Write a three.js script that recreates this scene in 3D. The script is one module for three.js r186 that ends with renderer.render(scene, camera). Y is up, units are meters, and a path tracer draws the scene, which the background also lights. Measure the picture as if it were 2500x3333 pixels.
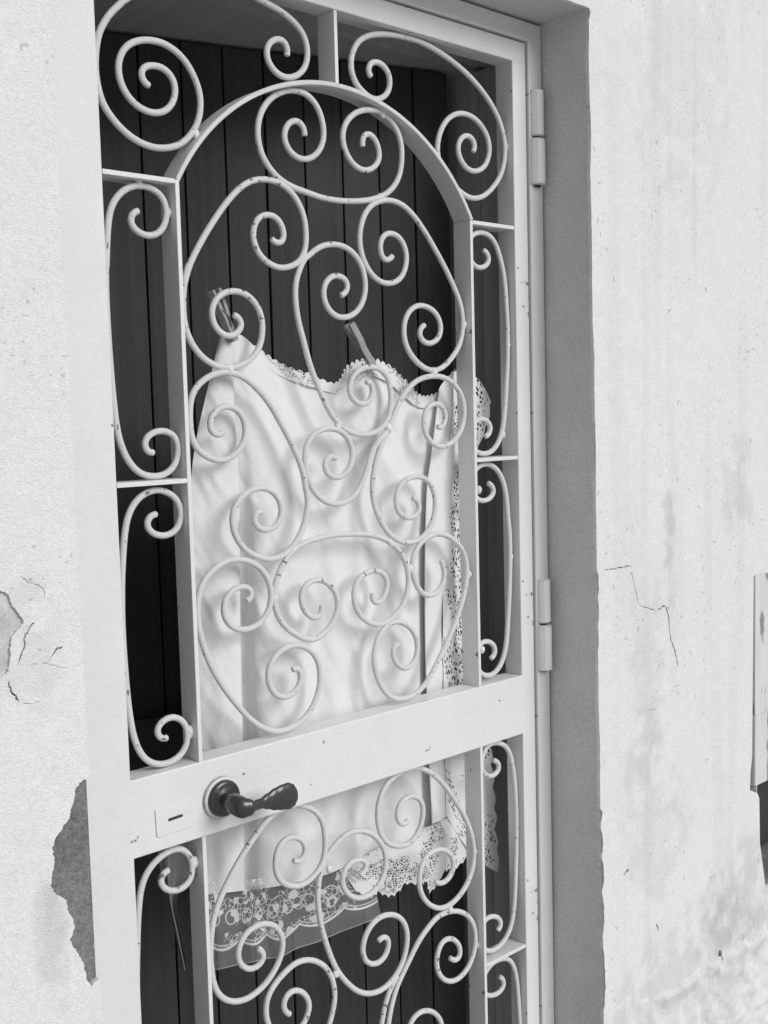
import * as THREE from 'three';
import { mergeGeometries } from 'three/addons/utils/BufferGeometryUtils.js';
import { RoundedBoxGeometry } from 'three/addons/geometries/RoundedBoxGeometry.js';

// ---------------------------------------------------------------- camera, sky, sun, exposure
const scene = new THREE.Scene();
const EYE = 1.5, FPX = 3701.36, PW = 2500, PH = 3333;          // eye height, focal length in photo pixels
const camera = new THREE.PerspectiveCamera(2 * Math.atan(PH / 2 / FPX) * 180 / Math.PI, PW / PH, 0.05, 200);
camera.position.set(-0.67282, EYE, 1.18942);
camera.rotation.set(-0.08695, -0.74501, -0.02634, 'YXZ');
camera.updateMatrixWorld(true);
scene.add(camera);

const renderer = new THREE.WebGLRenderer({ antialias: true });
renderer.toneMapping = THREE.LinearToneMapping;
renderer.toneMappingExposure = 1.56;
renderer.shadowMap.enabled = true;

{ // even overcast sky
  const w = 64, h = 32, d = new Float32Array(w * h * 4);
  for (let j = 0; j < h; j++) for (let i = 0; i < w; i++) {
    const el = Math.max(0, Math.sin(((j + 0.5) / h - 0.5) * Math.PI)), L = 0.25 * (1 + 0.35 * el), k = (j * w + i) * 4;
    d[k] = d[k + 1] = d[k + 2] = L; d[k + 3] = 1;
  }
  const sky = new THREE.DataTexture(d, w, h, THREE.RGBAFormat, THREE.FloatType);
  sky.mapping = THREE.EquirectangularReflectionMapping; sky.magFilter = sky.minFilter = THREE.LinearFilter; sky.needsUpdate = true;
  scene.background = sky; scene.environment = sky;
}
const sun = new THREE.DirectionalLight(0xffffff, 1.5);
{
  const az = 16 * Math.PI / 180, el = 29 * Math.PI / 180;
  sun.position.set(0.35 + 8 * Math.sin(az) * Math.cos(el), 1.3 + 8 * Math.sin(el), 8 * Math.cos(az) * Math.cos(el));
  sun.target.position.set(0.35, 1.3, 0); sun.castShadow = true; sun.shadow.radius = 62;
  sun.shadow.mapSize.set(2048, 2048);
  Object.assign(sun.shadow.camera, { left: -3, right: 3, top: 3, bottom: -3, near: 0.5, far: 20 });
  scene.add(sun, sun.target);
}

// ---------------------------------------------------------------- helpers
const taken = {};
function numbered(n) { const k = taken[n] = (taken[n] ?? -1) + 1; return k ? `${n}_${String(k).padStart(3, '0')}` : n; }
function thing(name, label, category, group) {
  const o = new THREE.Group(); o.name = numbered(name); o.userData = { kind: 'thing', label, category }; if (group) o.userData.group = group;
  scene.add(o); return o;
}
function part(name, geo, mat, parent, label) {
  const m = new THREE.Mesh(geo, mat); m.name = name; m.castShadow = m.receiveShadow = true;
  if (label) m.userData.label = label;
  parent.add(m); return m;
}
function structure(name, geo, mat) { const m = part(numbered(name), geo, mat, scene); m.userData.kind = 'structure'; return m; }
function rng(s) { return () => { s |= 0; s = s + 0x6D2B79F5 | 0; let t = Math.imul(s ^ s >>> 15, 1 | s); t = t + Math.imul(t ^ t >>> 7, 61 | t) ^ t; return ((t ^ t >>> 14) >>> 0) / 4294967296; }; }
const hash = (x, y, s = 0) => { let h = Math.imul(x | 0, 374761393) + Math.imul(y | 0, 668265263) + Math.imul(s | 0, 2147483647 ^ 974711) | 0; h = Math.imul(h ^ h >>> 13, 1274126177); return ((h ^ h >>> 16) >>> 0) / 4294967296; };
function vnoise(x, y, s = 0, p = 0) {                        // value noise, period p cells when p > 0
  const x0 = Math.floor(x), y0 = Math.floor(y), fx = x - x0, fy = y - y0, w = (a) => p ? ((a % p) + p) % p : a;
  const u = fx * fx * (3 - 2 * fx), v = fy * fy * (3 - 2 * fy);
  const a = hash(w(x0), w(y0), s), b = hash(w(x0 + 1), w(y0), s), c = hash(w(x0), w(y0 + 1), s), d = hash(w(x0 + 1), w(y0 + 1), s);
  return a + (b - a) * u + (c - a) * v + (a - b - c + d) * u * v;
}
function fbm(x, y, o = 4, s = 0, p = 0) { let r = 0, a = 0.5, t = 0; for (let i = 0; i < o; i++) { r += a * vnoise(x, y, s + i * 17, p); t += a; a *= 0.5; x *= 2; y *= 2; p *= 2; } return r / t; }
const clamp = (x, a = 0, b = 1) => Math.min(b, Math.max(a, x)), smooth = (a, b, x) => { const t = clamp((x - a) / (b - a)); return t * t * (3 - 2 * t); };
const lerp = (a, b, t) => a + (b - a) * t;
function tex(w, h, f, srgb = true, wrap = THREE.RepeatWrapping) {        // f(u, v) -> grey 0..1 or [r, g, b]
  const d = new Uint8Array(w * h * 4);
  for (let j = 0; j < h; j++) for (let i = 0; i < w; i++) {
    const c = f((i + 0.5) / w, (j + 0.5) / h), k = (j * w + i) * 4;
    d[k] = d[k + 1] = d[k + 2] = clamp(c) * 255; d[k + 3] = 255;
  }
  const t = new THREE.DataTexture(d, w, h); t.wrapS = t.wrapT = wrap; t.magFilter = THREE.LinearFilter; t.minFilter = THREE.LinearMipmapLinearFilter; t.generateMipmaps = true;
  if (srgb) t.colorSpace = THREE.SRGBColorSpace; t.needsUpdate = true; return t;
}
const sr = (l) => l <= 0.0031308 ? l * 12.92 : 1.055 * Math.pow(l, 1 / 2.4) - 0.055;     // linear albedo -> stored sRGB
function rep(t, x, y, ox = 0, oy = 0) { const c = t.clone(); c.repeat.set(x, y); c.offset.set(ox, oy); c.needsUpdate = true; return c; }

// a photo pixel and a plane z (or a tilted plane) give a point of the place
const ray = (() => { const m = camera.matrixWorld.clone(); return (px, py) => new THREE.Vector3((px - PW / 2) / FPX, -(py - PH / 2) / FPX, -1).transformDirection(m); })();
function at(px, py, z) { const d = ray(px, py), t = (z - camera.position.z) / d.z; return camera.position.clone().addScaledVector(d, t); }
const VIEW = { A: [200, 0, 2.07375], B: [1000, 0, 2.07375], C: [300, 800, 2.37], D: [1000, 700, 2.07375], E: [300, 1600, 2.07375], F: [1000, 1600, 2.07375], G: [400, 2400, 2.37], H: [1000, 2400, 2.07375], Z: [0, 0, 0.6636], W: [0, 1700, 1.354] };
const px = (k, x, y) => [VIEW[k][0] + x / VIEW[k][2], VIEW[k][1] + y / VIEW[k][2]];
const pt = (k, x, y, z) => at(...px(k, x, y), z);

// ---------------------------------------------------------------- materials
const speck = tex(1024, 1024, (u, v) => 0.35 * fbm(u * 16, v * 16, 3, 1, 16) + 0.4 * vnoise(u * 256, v * 256, 5, 256) + 0.25 * vnoise(u * 512, v * 512, 9, 512), false);
// facade plaster: colour sheet over x -0.35..1.55, y 0.1..2.5 with mottling, damp streaks and grimy marks seen in the photo
const WX0 = -0.35, WW = 1.9, WY0 = 0.1, WH = 2.4;
const blot = [];                                                           // [x, y, rx, ry, strength]
const bl = (k, x, y, rx, ry, s) => { const p = pt(k, x, y, 0.1); blot.push([p.x, p.y, rx, ry, s]); };
bl('Z', 115, 2010, 0.018, 0.075, 0.20); bl('Z', 95, 1930, 0.012, 0.03, 0.10); bl('Z', 60, 1400, 0.03, 0.06, 0.10); bl('Z', 1445, 1180, 0.022, 0.10, 0.20); bl('Z', 1400, 1400, 0.05, 0.12, 0.10);
bl('Z', 1410, 1560, 0.055, 0.035, 0.16); bl('Z', 1390, 1660, 0.05, 0.05, 0.16); bl('Z', 1420, 1800, 0.10, 0.10, 0.10); bl('Z', 1590, 1950, 0.13, 0.10, 0.20); bl('Z', 1590, 1050, 0.06, 0.08, 0.14); bl('Z', 1500, 2130, 0.25, 0.12, 0.16); bl('Z', 1480, 80, 0.14, 0.3, 0.07);
const lineA = pt('Z', 1390, 2165, 0.1), lineB = pt('Z', 1659, 1998, 0.1);
const wallMap = tex(1520, 1920, (u, v) => {
  const x = WX0 + u * WW, y = WY0 + v * WH;
  let g = 0.755 + 0.05 * (fbm(x * 5, y * 5, 5, 3) - 0.5) + 0.05 * (fbm(x * 60, y * 60, 3, 8) - 0.5) + 0.09 * (vnoise(x * 420, y * 420, 11) - 0.5);
  for (const [bx, by, rx, ry, s] of blot) {
    const q = Math.hypot((x - bx) / rx, (y - by) / ry); if (q > 1.6) continue;
    const n = fbm(x * 38 + bx * 91, y * 30, 5, 21);
    g *= 1 - 0.85 * s * smooth(0.36, 0.74, n + 0.30 * (1 - q)) * smooth(1.6, 0.9, q);
  }
  const st = fbm(x * 26, y * 1.6, 3, 31); g *= 1 - 0.05 * smooth(0.55, 0.75, st);          // run-off streaks
  const pit = vnoise(x * 150, y * 150, 41); if (pit > 0.93 && fbm(x * 7, y * 7, 2, 44) > 0.56) g *= 0.72;
  return sr(g);
}, true, THREE.ClampToEdgeWrapping);
const wallTex = rep(wallMap, 1 / WW, 1 / WH, -WX0 / WW, -WY0 / WH);
const M = {};
const std = (o) => new THREE.MeshStandardMaterial({ roughness: 0.85, ...o });
M.plaster = std({ map: wallTex, bumpMap: rep(speck, 4, 4), bumpScale: 0.0014, roughness: 0.95 });
const mott = tex(1024, 1024, (u, v) => sr(0.70 + 0.10 * (fbm(u * 8, v * 8, 5, 3, 8) - 0.5) + 0.12 * (vnoise(u * 256, v * 256, 7, 256) - 0.5)));
M.reveal = std({ map: rep(mott, 2, 2), bumpMap: rep(speck, 4, 4), bumpScale: 0.003, roughness: 0.95 });
M.core = std({ map: rep(tex(512, 512, (u, v) => sr(0.24 + 0.16 * (fbm(u * 8, v * 8, 5, 63, 8) - 0.5) + 0.12 * (vnoise(u * 128, v * 128, 7, 128) - 0.5))), 3, 3), bumpMap: rep(speck, 6, 6), bumpScale: 0.003, roughness: 1 });
M.under = std({ map: rep(tex(512, 512, (u, v) => sr(0.60 + 0.26 * (fbm(u * 10, v * 10, 5, 73, 10) - 0.5) + 0.14 * (vnoise(u * 128, v * 128, 7, 128) - 0.5))), 5, 5), bumpMap: rep(speck, 8, 8), bumpScale: 0.0012, roughness: 1 });
// white gloss paint on iron, with brush marks, and (rods) chips down to rust
function paint(chips, seed) {
  return tex(1024, 1024, (u, v) => {
    let g = 0.735 + 0.05 * (fbm(u * 12, v * 12, 4, seed, 12) - 0.5) + 0.03 * (vnoise(u * 180, v * 180, seed + 3, 180) - 0.5);
    const c = fbm(u * 40, v * 40, 3, seed + 9, 40), where = vnoise(u * 6, v * 6, seed + 15, 6), d = c + 0.18 * where;
    if (d > chips) g = lerp(g, 0.16 + 0.12 * vnoise(u * 200, v * 200, seed + 30, 200), smooth(chips, chips + 0.03, d));
    return sr(g);
  });
}
const rodPaint = paint(0.865, 100), framePaint = paint(0.955, 200);
M.rod = std({ map: rodPaint, roughness: 0.42, bumpMap: rep(speck, 6, 6), bumpScale: 0.0006 });
M.iron = std({ map: rep(framePaint, 2, 2), roughness: 0.45, bumpMap: rep(speck, 5, 5), bumpScale: 0.0007 });
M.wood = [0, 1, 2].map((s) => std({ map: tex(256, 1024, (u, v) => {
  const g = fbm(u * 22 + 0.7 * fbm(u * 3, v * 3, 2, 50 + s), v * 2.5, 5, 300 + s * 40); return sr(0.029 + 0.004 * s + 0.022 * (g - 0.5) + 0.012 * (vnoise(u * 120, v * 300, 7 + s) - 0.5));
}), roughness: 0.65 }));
M.jamb = std({ map: rep(tex(256, 1024, (u, v) => sr(0.42 + 0.2 * (fbm(u * 30, v * 3, 5, 500) - 0.5))), 3, 1), roughness: 0.7 });
M.room = std({ color: new THREE.Color(0.25, 0.25, 0.25) });
M.ground = std({ map: rep(tex(512, 512, (u, v) => sr(0.46 + 0.12 * (fbm(u * 16, v * 16, 5, 600, 16) - 0.5))), 1, 1), roughness: 0.95 });
M.bronze = new THREE.MeshPhysicalMaterial({ color: new THREE.Color(0.035, 0.035, 0.035), roughness: 0.32, metalness: 0.1, clearcoat: 0.5, clearcoatRoughness: 0.12, roughnessMap: null });
M.black = std({ color: new THREE.Color(0.06, 0.06, 0.06), roughness: 0.6, metalness: 0.4 });
const weave = tex(512, 512, (u, v) => 0.5 + 0.25 * Math.sin(u * Math.PI * 2 * 128) * Math.sin(v * Math.PI * 2 * 128) + 0.25 * (vnoise(u * 128, v * 128, 4, 128) - 0.5), false);
M.cotton = new THREE.MeshPhysicalMaterial({ map: tex(1024, 1024, (u, v) => sr(0.74 + 0.05 * (fbm(u * 6, v * 6, 5, 700, 6) - 0.5) + 0.04 * (vnoise(u * 256, v * 256, 705, 256) - 0.5))), bumpMap: rep(weave, 5, 5), bumpScale: 0.0004, roughness: 0.95, side: THREE.DoubleSide });

// ---------------------------------------------------------------- ground and the house wall
{ const g = new THREE.PlaneGeometry(80, 80); g.rotateX(-Math.PI / 2); const uv = g.attributes.uv; for (let i = 0; i < uv.count; i++) uv.setXY(i, uv.getX(i) * 80, uv.getY(i) * 80); g.translate(0, 0, 20); structure('ground', g, M.ground); }
function box(x0, x1, y0, y1, z0, z1) {                        // box with uv in metres
  const g = new THREE.BoxGeometry(x1 - x0, y1 - y0, z1 - z0); g.translate((x0 + x1) / 2, (y0 + y1) / 2, (z0 + z1) / 2); return metreUV(g);
}
function metreUV(g, dx = 0, dy = 0) {
  const p = g.attributes.position, n = g.attributes.normal, uv = new Float32Array(p.count * 2);
  for (let i = 0; i < p.count; i++) {
    const ax = Math.abs(n.getX(i)), ay = Math.abs(n.getY(i)), az = Math.abs(n.getZ(i));
    uv[2 * i] = (ax > ay && ax > az ? p.getZ(i) : p.getX(i)) + dx; uv[2 * i + 1] = (ay > ax && ay > az ? p.getZ(i) : p.getY(i)) + dy;
  }
  g.setAttribute('uv', new THREE.BufferAttribute(uv, 2)); return g;
}
const FZ = 0.1, SKIN = 0.007, XL = -0.106, YT = EYE + 0.605;
const edgeX = (y) => 0.7872 - (y - EYE) * 0.0088;             // the plaster corner on the right leans a little
const wall = thing('house_wall', 'thick pale plastered house wall, cracked and peeling, around the doorway', 'wall');
const NX0 = 1.298, NX1 = 1.75, NY0 = EYE - 0.935, NY1 = EYE - 0.36;
part('masonry', mergeGeometries([
  box(-2.6, XL, 0, 3.6, -0.5, FZ - SKIN), box(XL + 0.0005, 0.812, EYE + 0.62, 3.6, -0.5, FZ - SKIN),
  box(0.8125, NX0, 0, 3.6, -0.5, FZ - SKIN), box(NX0 + 0.0005, NX1 - 0.0005, 0, NY0, -0.5, FZ - SKIN), box(NX0 + 0.0005, NX1 - 0.0005, NY1, 3.6, -0.5, FZ - SKIN), box(NX1, 3.2, 0, 3.6, -0.5, FZ - SKIN),
  box(NX0 + 0.001, NX1 - 0.001, NY0 + 0.0005, NY1 - 0.0005, -0.49, -0.15)]), M.core, wall);
{
  const r = rng(5), s = new THREE.Shape(), V = (p) => new THREE.Vector2(p.x, p.y);
  s.moveTo(-2.6, 0); s.lineTo(XL, 0); s.lineTo(XL, EYE - 0.72);
  // left edge of the doorway, broken away beside the lock (outline read off the photo, on the wall plane)
  const notch = [[203, 2118], [196, 2132], [186, 2112], [180, 2078], [166, 2056], [151, 2032], [161, 2006], [159, 1990], [147, 1966], [145, 1946], [126, 1936], [111, 1916], [113, 1892], [118, 1852], [112, 1831], [126, 1801], [147, 1772], [159, 1732], [164, 1702], [178, 1686], [186, 1682]].map(([a, b]) => V(pt('Z', a, b, FZ)));
  const jag = (list, amp) => { for (let i = 0; i < list.length; i++) { if (i) for (let k = 1; k < 5; k++) { const q = list[i - 1].clone().lerp(list[i], k / 5); s.lineTo(q.x + (r() - 0.5) * amp, q.y + (r() - 0.5) * amp); } s.lineTo(list[i].x, list[i].y); } };
  notch[0].x = XL; notch[notch.length - 1].x = XL; jag(notch, 0.0025);
  for (let y = notch.at(-1).y + 0.01; y < YT; y += 0.012) s.lineTo(XL + (r() - 0.5) * 0.0008, y);
  s.lineTo(XL, YT);
  for (let x = XL + 0.02; x < edgeX(YT) - 0.01; x += 0.015) s.lineTo(x, YT + (r() - 0.5) * 0.0016);
  const yOf = (b) => pt('Z', 1290, b, FZ).y;
  const chips = [[1232, 1290, 0.0045], [1290, 1345, 0.0025], [1752, 1775, 0.0055], [1800, 1850, 0.004], [1865, 1930, 0.006], [1935, 2020, 0.005], [2060, 2190, 0.005], [20, 45, 0.004]].map(([a, b, d]) => [yOf(b), yOf(a), d]);
  for (let y = YT; y > 0.02; y -= 0.006) {
    let d = (fbm(y * 14, 3, 3, 77) - 0.5) * 0.005 + (r() - 0.5) * 0.0009;
    for (const [a, b, dep] of chips) if (y > a && y < b) d += dep * Math.sqrt(Math.sin(Math.PI * (y - a) / (b - a))) * (0.75 + 0.5 * r());
    s.lineTo(edgeX(y) + d, y);
  }
  s.lineTo(edgeX(0), 0); s.lineTo(3.2, 0); s.lineTo(3.2, 3.6); s.lineTo(-2.6, 3.6); s.closePath();
  // cracks are slits right through the plaster coat
  function slit(k, list, w) {
    const p = []; list.forEach(([a, b], i) => { if (i) for (let j = 1; j < 4; j++) { const q = [lerp(list[i - 1][0], a, j / 4), lerp(list[i - 1][1], b, j / 4)]; p.push(V(pt(k, q[0], q[1], FZ)).add(new THREE.Vector2((r() - 0.5) * 0.0028, (r() - 0.5) * 0.0028))); } p.push(V(pt(k, a, b, FZ))); });
    const L = [], R = [];
    for (let i = 0; i < p.length; i++) {
      const t = p[Math.min(i + 1, p.length - 1)].clone().sub(p[Math.max(i - 1, 0)]).normalize(), h = (i === 0 || i === p.length - 1 ? 0.12 : 0.55 + 0.9 * r()) * w / 2;
      L.push(new THREE.Vector2(p[i].x - t.y * h, p[i].y + t.x * h)); R.push(new THREE.Vector2(p[i].x + t.y * h, p[i].y - t.x * h));
    }
    s.holes.push(new THREE.Path([...L, ...R.reverse()]));
  }
  slit('Z', [[1304, 1233], [1318, 1229], [1340, 1226], [1364, 1223]], 0.0016);
  slit('Z', [[1362, 1232], [1368, 1252], [1376, 1290], [1380, 1306], [1398, 1312], [1416, 1318]], 0.0014);
  slit('Z', [[1420, 1317], [1436, 1309], [1444, 1330], [1446, 1360], [1450, 1385], [1458, 1405], [1464, 1440]], 0.0030);
  slit('Z', [[1532, 1895 + 0], [1545, 1892]], 0.0008);
  slit('Z', [[1524, 620], [1525, 632]], 0.0022); slit('Z', [[1621, 945], [1622, 962]], 0.0020);
  slit('Z', [[1346, 1890], [1358, 1878]], 0.005); slit('Z', [[1418, 1995], [1423, 2010]], 0.003);
  slit('Z', [[1553, 2052], [1558, 2075], [1552, 2080]], 0.012); slit('Z', [[1570, 2078], [1592, 2070], [1615, 2052]], 0.006); slit('Z', [[1386, 1330 + 2], [1392, 1345]], 0.0009);
  slit('Z', [[1560, 2110], [1562, 2150]], 0.004); slit('Z', [[1410, 2203], [1425, 2190], [1440, 2196]], 0.006); slit('Z', [[1620, 2065], [1640, 2040], [1656, 2030]], 0.003);
  slit('W', [[85, 236], [120, 262], [165, 275], [192, 292], [196, 335]], 0.0007);
  
  slit('W', [[150, 442], [128, 470], [112, 500], [104, 560], [80, 632]], 0.0016); slit('W', [[36, 700], [48, 745], [86, 790]], 0.0020); slit('W', [[90, 798], [140, 800], [185, 790]], 0.0005); slit('W', [[250, 548], [262, 556], [272, 545]], 0.0016); slit('W', [[185, 622], [225, 628], [300, 640]], 0.0006);
  // flaked patch at the far left, and the opening behind the wooden hatch
  const flake = [[-60, 290], [0, 300], [40, 320], [55, 370], [100, 424], [104, 442], [84, 470], [52, 508], [46, 570], [40, 640], [30, 668], [0, 690], [-60, 720]].map(([a, b]) => V(pt('W', a, b, FZ)));
  const fl = []; flake.forEach((q, i) => { if (i) for (let k = 1; k < 5; k++) { const c = flake[i - 1].clone().lerp(q, k / 5); fl.push(c.add(new THREE.Vector2((r() - 0.5) * 0.002, (r() - 0.5) * 0.002))); } fl.push(q); });
  s.holes.push(new THREE.Path(fl));
  s.holes.push(new THREE.Path([[1.274, EYE - 0.345], [1.74, EYE - 0.345], [1.74, EYE - 0.945], [1.322, EYE - 0.945], [1.312, EYE - 0.90], [1.300, EYE - 0.85], [1.297, EYE - 0.76], [1.290, EYE - 0.748], [1.262, EYE - 0.735], [1.264, EYE - 0.70], [1.270, EYE - 0.67]].map(([a, b]) => new THREE.Vector2(a, b))));
  const g = new THREE.ExtrudeGeometry(s, { depth: SKIN - 0.0006, bevelEnabled: false, curveSegments: 4 }); g.translate(0, 0, FZ - SKIN + 0.0006);
  part('plaster_coat', metreUV(g), M.plaster, wall, 'pale plaster coat with cracks and a broken edge beside the lock');
  const ub = box(-0.32, -0.115, pt('W', 0, 740, FZ).y, pt('W', 0, 260, FZ).y, FZ - SKIN + 0.0003, FZ - 0.0035); part('undercoat', ub, M.under, wall, 'rough older plaster bared by flaking');
}
function sheet(nu, nv, f, uvf) {                              // grid surface f(u, v) -> Vector3
  const p = [], uv = [], ix = [];
  for (let j = 0; j <= nv; j++) for (let i = 0; i <= nu; i++) { const q = f(i / nu, j / nv); p.push(q.x, q.y, q.z); const w = uvf(i / nu, j / nv, q); uv.push(w[0], w[1]); }
  for (let j = 0; j < nv; j++) for (let i = 0; i < nu; i++) { const a = j * (nu + 1) + i, b = a + 1, c = a + nu + 1, d = c + 1; ix.push(a, b, d, a, d, c); }
  const g = new THREE.BufferGeometry(); g.setAttribute('position', new THREE.Float32BufferAttribute(p, 3)); g.setAttribute('uv', new THREE.Float32BufferAttribute(uv, 2)); g.setIndex(ix); g.computeVertexNormals(); return g;
}
M.reveal.side = THREE.DoubleSide;
part('right_reveal', sheet(24, 420, (u, v) => { const y = v * (YT + 0.012), z = lerp(-0.06, FZ - 0.001, u); return new THREE.Vector3(lerp(0.7895, edgeX(y) + 0.0012, clamp((z) / FZ)) + 0.003 * (fbm(z * 22, y * 9, 3, 91) - 0.5) + (u > 0.9 ? 0.003 * (fbm(y * 60, 2, 2, 5) - 0.5) : 0), y, z); }, (u, v, q) => [q.z, q.y]), M.reveal, wall, 'shaded plaster side of the doorway');
part('soffit', sheet(160, 24, (u, v) => { const x = lerp(XL, 0.802, u), z = lerp(-0.06, FZ - 0.001, v); return new THREE.Vector3(x, YT + 0.003 + 0.003 * (fbm(x * 9, z * 22, 3, 95) - 0.5), z); }, (u, v, q) => [q.x, q.z]), M.reveal, wall, 'shaded plaster underside of the lintel');
{ // roughly trowelled band at the foot of the wall on the right, a raised uneven coat with a ragged upper edge
  const g = sheet(150, 110, (u, v) => {
    const x = lerp(edgeX(0.5) + 0.02, 1.7, u); const top = lerp(lineA.y, lineB.y, (x - lineA.x) / (lineB.x - lineA.x)) + 0.03 * (fbm(x * 22, 1, 4, 131) - 0.5), y = lerp(0.05, top, v);
    const k = smooth(0, 0.03, 1 - v) * smooth(0, 0.08, u), n = fbm(x * 30, y * 30, 5, 141);
    return new THREE.Vector3(x, y, FZ - 0.0025 + k * (0.0025 + 0.020 * (n - 0.30)));
  }, (u, v, q) => [q.x, q.y]);
  part('rough_render', g, M.plaster, wall, 'rough trowelled coat low on the wall');
}
part('room_shell', mergeGeometries([box(-1.6, 1.8, 0, 2.9, -2.7, -2.6), box(-1.6, -1.5, 0.01, 2.89, -2.6, -0.5005), box(1.7, 1.8, 0.01, 2.89, -2.6, -0.5005), box(-1.5, 1.7, 2.8, 2.88, -2.6, -0.5005)]), M.room, wall);

// ---------------------------------------------------------------- weathered hatch at the right edge of the view
{
  const h = thing('wooden_hatch', 'weathered white painted wooden board covering a dark opening in the plaster wall', 'hatch');
  const wm = std({ map: rep(tex(512, 1024, (u, v) => { const g = fbm(u * 40, v * 4, 5, 801), c = fbm(u * 14, v * 5, 5, 811); return sr(lerp(0.62 + 0.1 * (g - 0.5), 0.20 + 0.1 * g, smooth(0.60, 0.68, c + 0.25 * (g - 0.5)))); }), 2.2, 2.2), bumpMap: rep(tex(256, 512, (u, v) => fbm(u * 40, v * 4, 4, 801), false), 2.2, 2.2), bumpScale: 0.003, roughness: 0.85 });
  const bx = (w, hh, d, r, x, y, z) => { const g = new RoundedBoxGeometry(w, hh, d, 2, r); g.translate(x, y, z); return metreUV(g); };
  part('board', bx(0.2, 0.408, 0.022, 0.003, 1.374, EYE - 0.527, FZ - 0.0075), wm, h); part('board', bx(0.2, 0.402, 0.022, 0.003, 1.5765, EYE - 0.526, FZ - 0.0085), wm, h);
  part('frame_post', bx(0.014, 0.225, 0.03, 0.002, 1.310, EYE - 0.845, FZ - 0.03), wm, h);
  part('back_panel', box(1.325, 1.74, NY0 + 0.01, EYE - 0.74, 0.0, 0.012), M.wood[1], h);
}

// ---------------------------------------------------------------- inner door of dark planks, ajar, and its wooden frame
{
  const f = thing('inner_door_frame', 'dark grey wooden frame lining the doorway behind the iron door', 'door frame');
  part('jamb', mergeGeometries([box(0.783, 0.811, 0, EYE + 0.565, -0.128, -0.061), box(0.7845, 0.811, 0, EYE + 0.565, -0.49, -0.131)]), M.jamb, f); part('jamb', box(XL + 0.001, -0.086, 0, EYE + 0.565, -0.49, -0.061), M.jamb, f);
  part('head', mergeGeometries([box(XL + 0.001, 0.811, EYE + 0.5655, EYE + 0.6195, -0.49, -0.14), box(XL + 0.001, 0.811, EYE + 0.5735, EYE + 0.6195, -0.139, -0.11), box(XL + 0.001, 0.811, EYE + 0.5655, EYE + 0.6195, -0.109, -0.095), box(XL + 0.001, 0.811, EYE + 0.5780, EYE + 0.6195, -0.094, -0.061)]), M.jamb, f);
  const d = thing('plank_door', 'dark vertical plank door standing ajar behind the white iron door', 'door');
  d.position.set(0.741, 0, -0.16); d.rotation.y = -Math.atan(0.3);
  const shared = [0, 1, 2, 3].map(() => null), top = EYE + 0.560, hh = top - 0.02;
  for (let i = 0; i < 4; i++) { const g = new RoundedBoxGeometry(0.0628, hh, 0.022, 1, 0.0015); const uv = g.attributes.uv; for (let k = 0; k < uv.count; k++) uv.setX(k, uv.getX(k) * 0.5 + i * 0.23); shared[i] = g; }
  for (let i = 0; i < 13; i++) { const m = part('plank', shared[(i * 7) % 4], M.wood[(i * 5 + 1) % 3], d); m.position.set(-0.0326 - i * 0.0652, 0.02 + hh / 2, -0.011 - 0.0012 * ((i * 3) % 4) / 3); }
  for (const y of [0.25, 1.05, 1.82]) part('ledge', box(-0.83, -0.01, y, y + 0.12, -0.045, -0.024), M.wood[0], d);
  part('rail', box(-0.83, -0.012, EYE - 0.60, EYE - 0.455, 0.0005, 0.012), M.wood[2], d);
}

// ---------------------------------------------------------------- fixed iron frame
function shapeExtrude(outer, holes, z0, z1, bevel = 0.0015) {
  const s = new THREE.Shape(outer.map(([a, b]) => new THREE.Vector2(a, b))); for (const h of holes) s.holes.push(new THREE.Path(h.map(([a, b]) => new THREE.Vector2(a, b))));
  const g = new THREE.ExtrudeGeometry(s, { depth: z1 - z0 - 2 * bevel, bevelEnabled: true, bevelThickness: bevel, bevelSize: bevel, bevelOffset: -bevel, bevelSegments: 2 }); g.translate(0, 0, z0 + bevel); return metreUV(g);
}
const rect = (x0, x1, y0, y1) => [[x0, y0], [x1, y0], [x1, y1], [x0, y1]];
{
  const f = thing('door_frame', 'white painted iron door frame fixed inside the plaster doorway', 'door frame');
  part('frame', shapeExtrude([[-0.104, 0.0], [-0.0705, 0.0], [-0.0705, EYE + 0.5745], [0.7550, EYE + 0.5745], [0.7550, 0.0], [0.7868, 0.0], [0.7868, EYE + 0.6035], [-0.104, EYE + 0.6035]], [], -0.052, 0.0035, 0.002), M.iron, f);
  for (const [ya, yb, yc] of [[0.4285, 0.3545, 0.502], [-0.352, -0.430, -0.278]]) {          // hinge barrels: knuckle on the frame, knuckle on the leaf
    const h = new THREE.Group(); h.name = 'hinge'; f.add(h);
    const barrel = (y0, y1, r, x) => { const g = new THREE.LatheGeometry([[0, 0], [r - 0.002, 0], [r, 0.002], [r, y1 - y0 - 0.002], [r - 0.002, y1 - y0], [0, y1 - y0]].map(([a, b]) => new THREE.Vector2(a, b)), 28); g.translate(x, EYE + y0, 0.0035); return metreUV(g); };
    part('knuckle', barrel(yb, ya - 0.002, 0.0145, 0.7705), M.iron, h); part('knuckle', barrel(ya + 0.0015, yc, 0.0130, 0.7705), M.iron, h); part('pin', barrel(yb - 0.003, yb + 0.001, 0.0075, 0.7705), M.black, h); part('pin', barrel(ya - 0.003, ya + 0.002, 0.008, 0.7705), M.black, h);
  }
}

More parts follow.
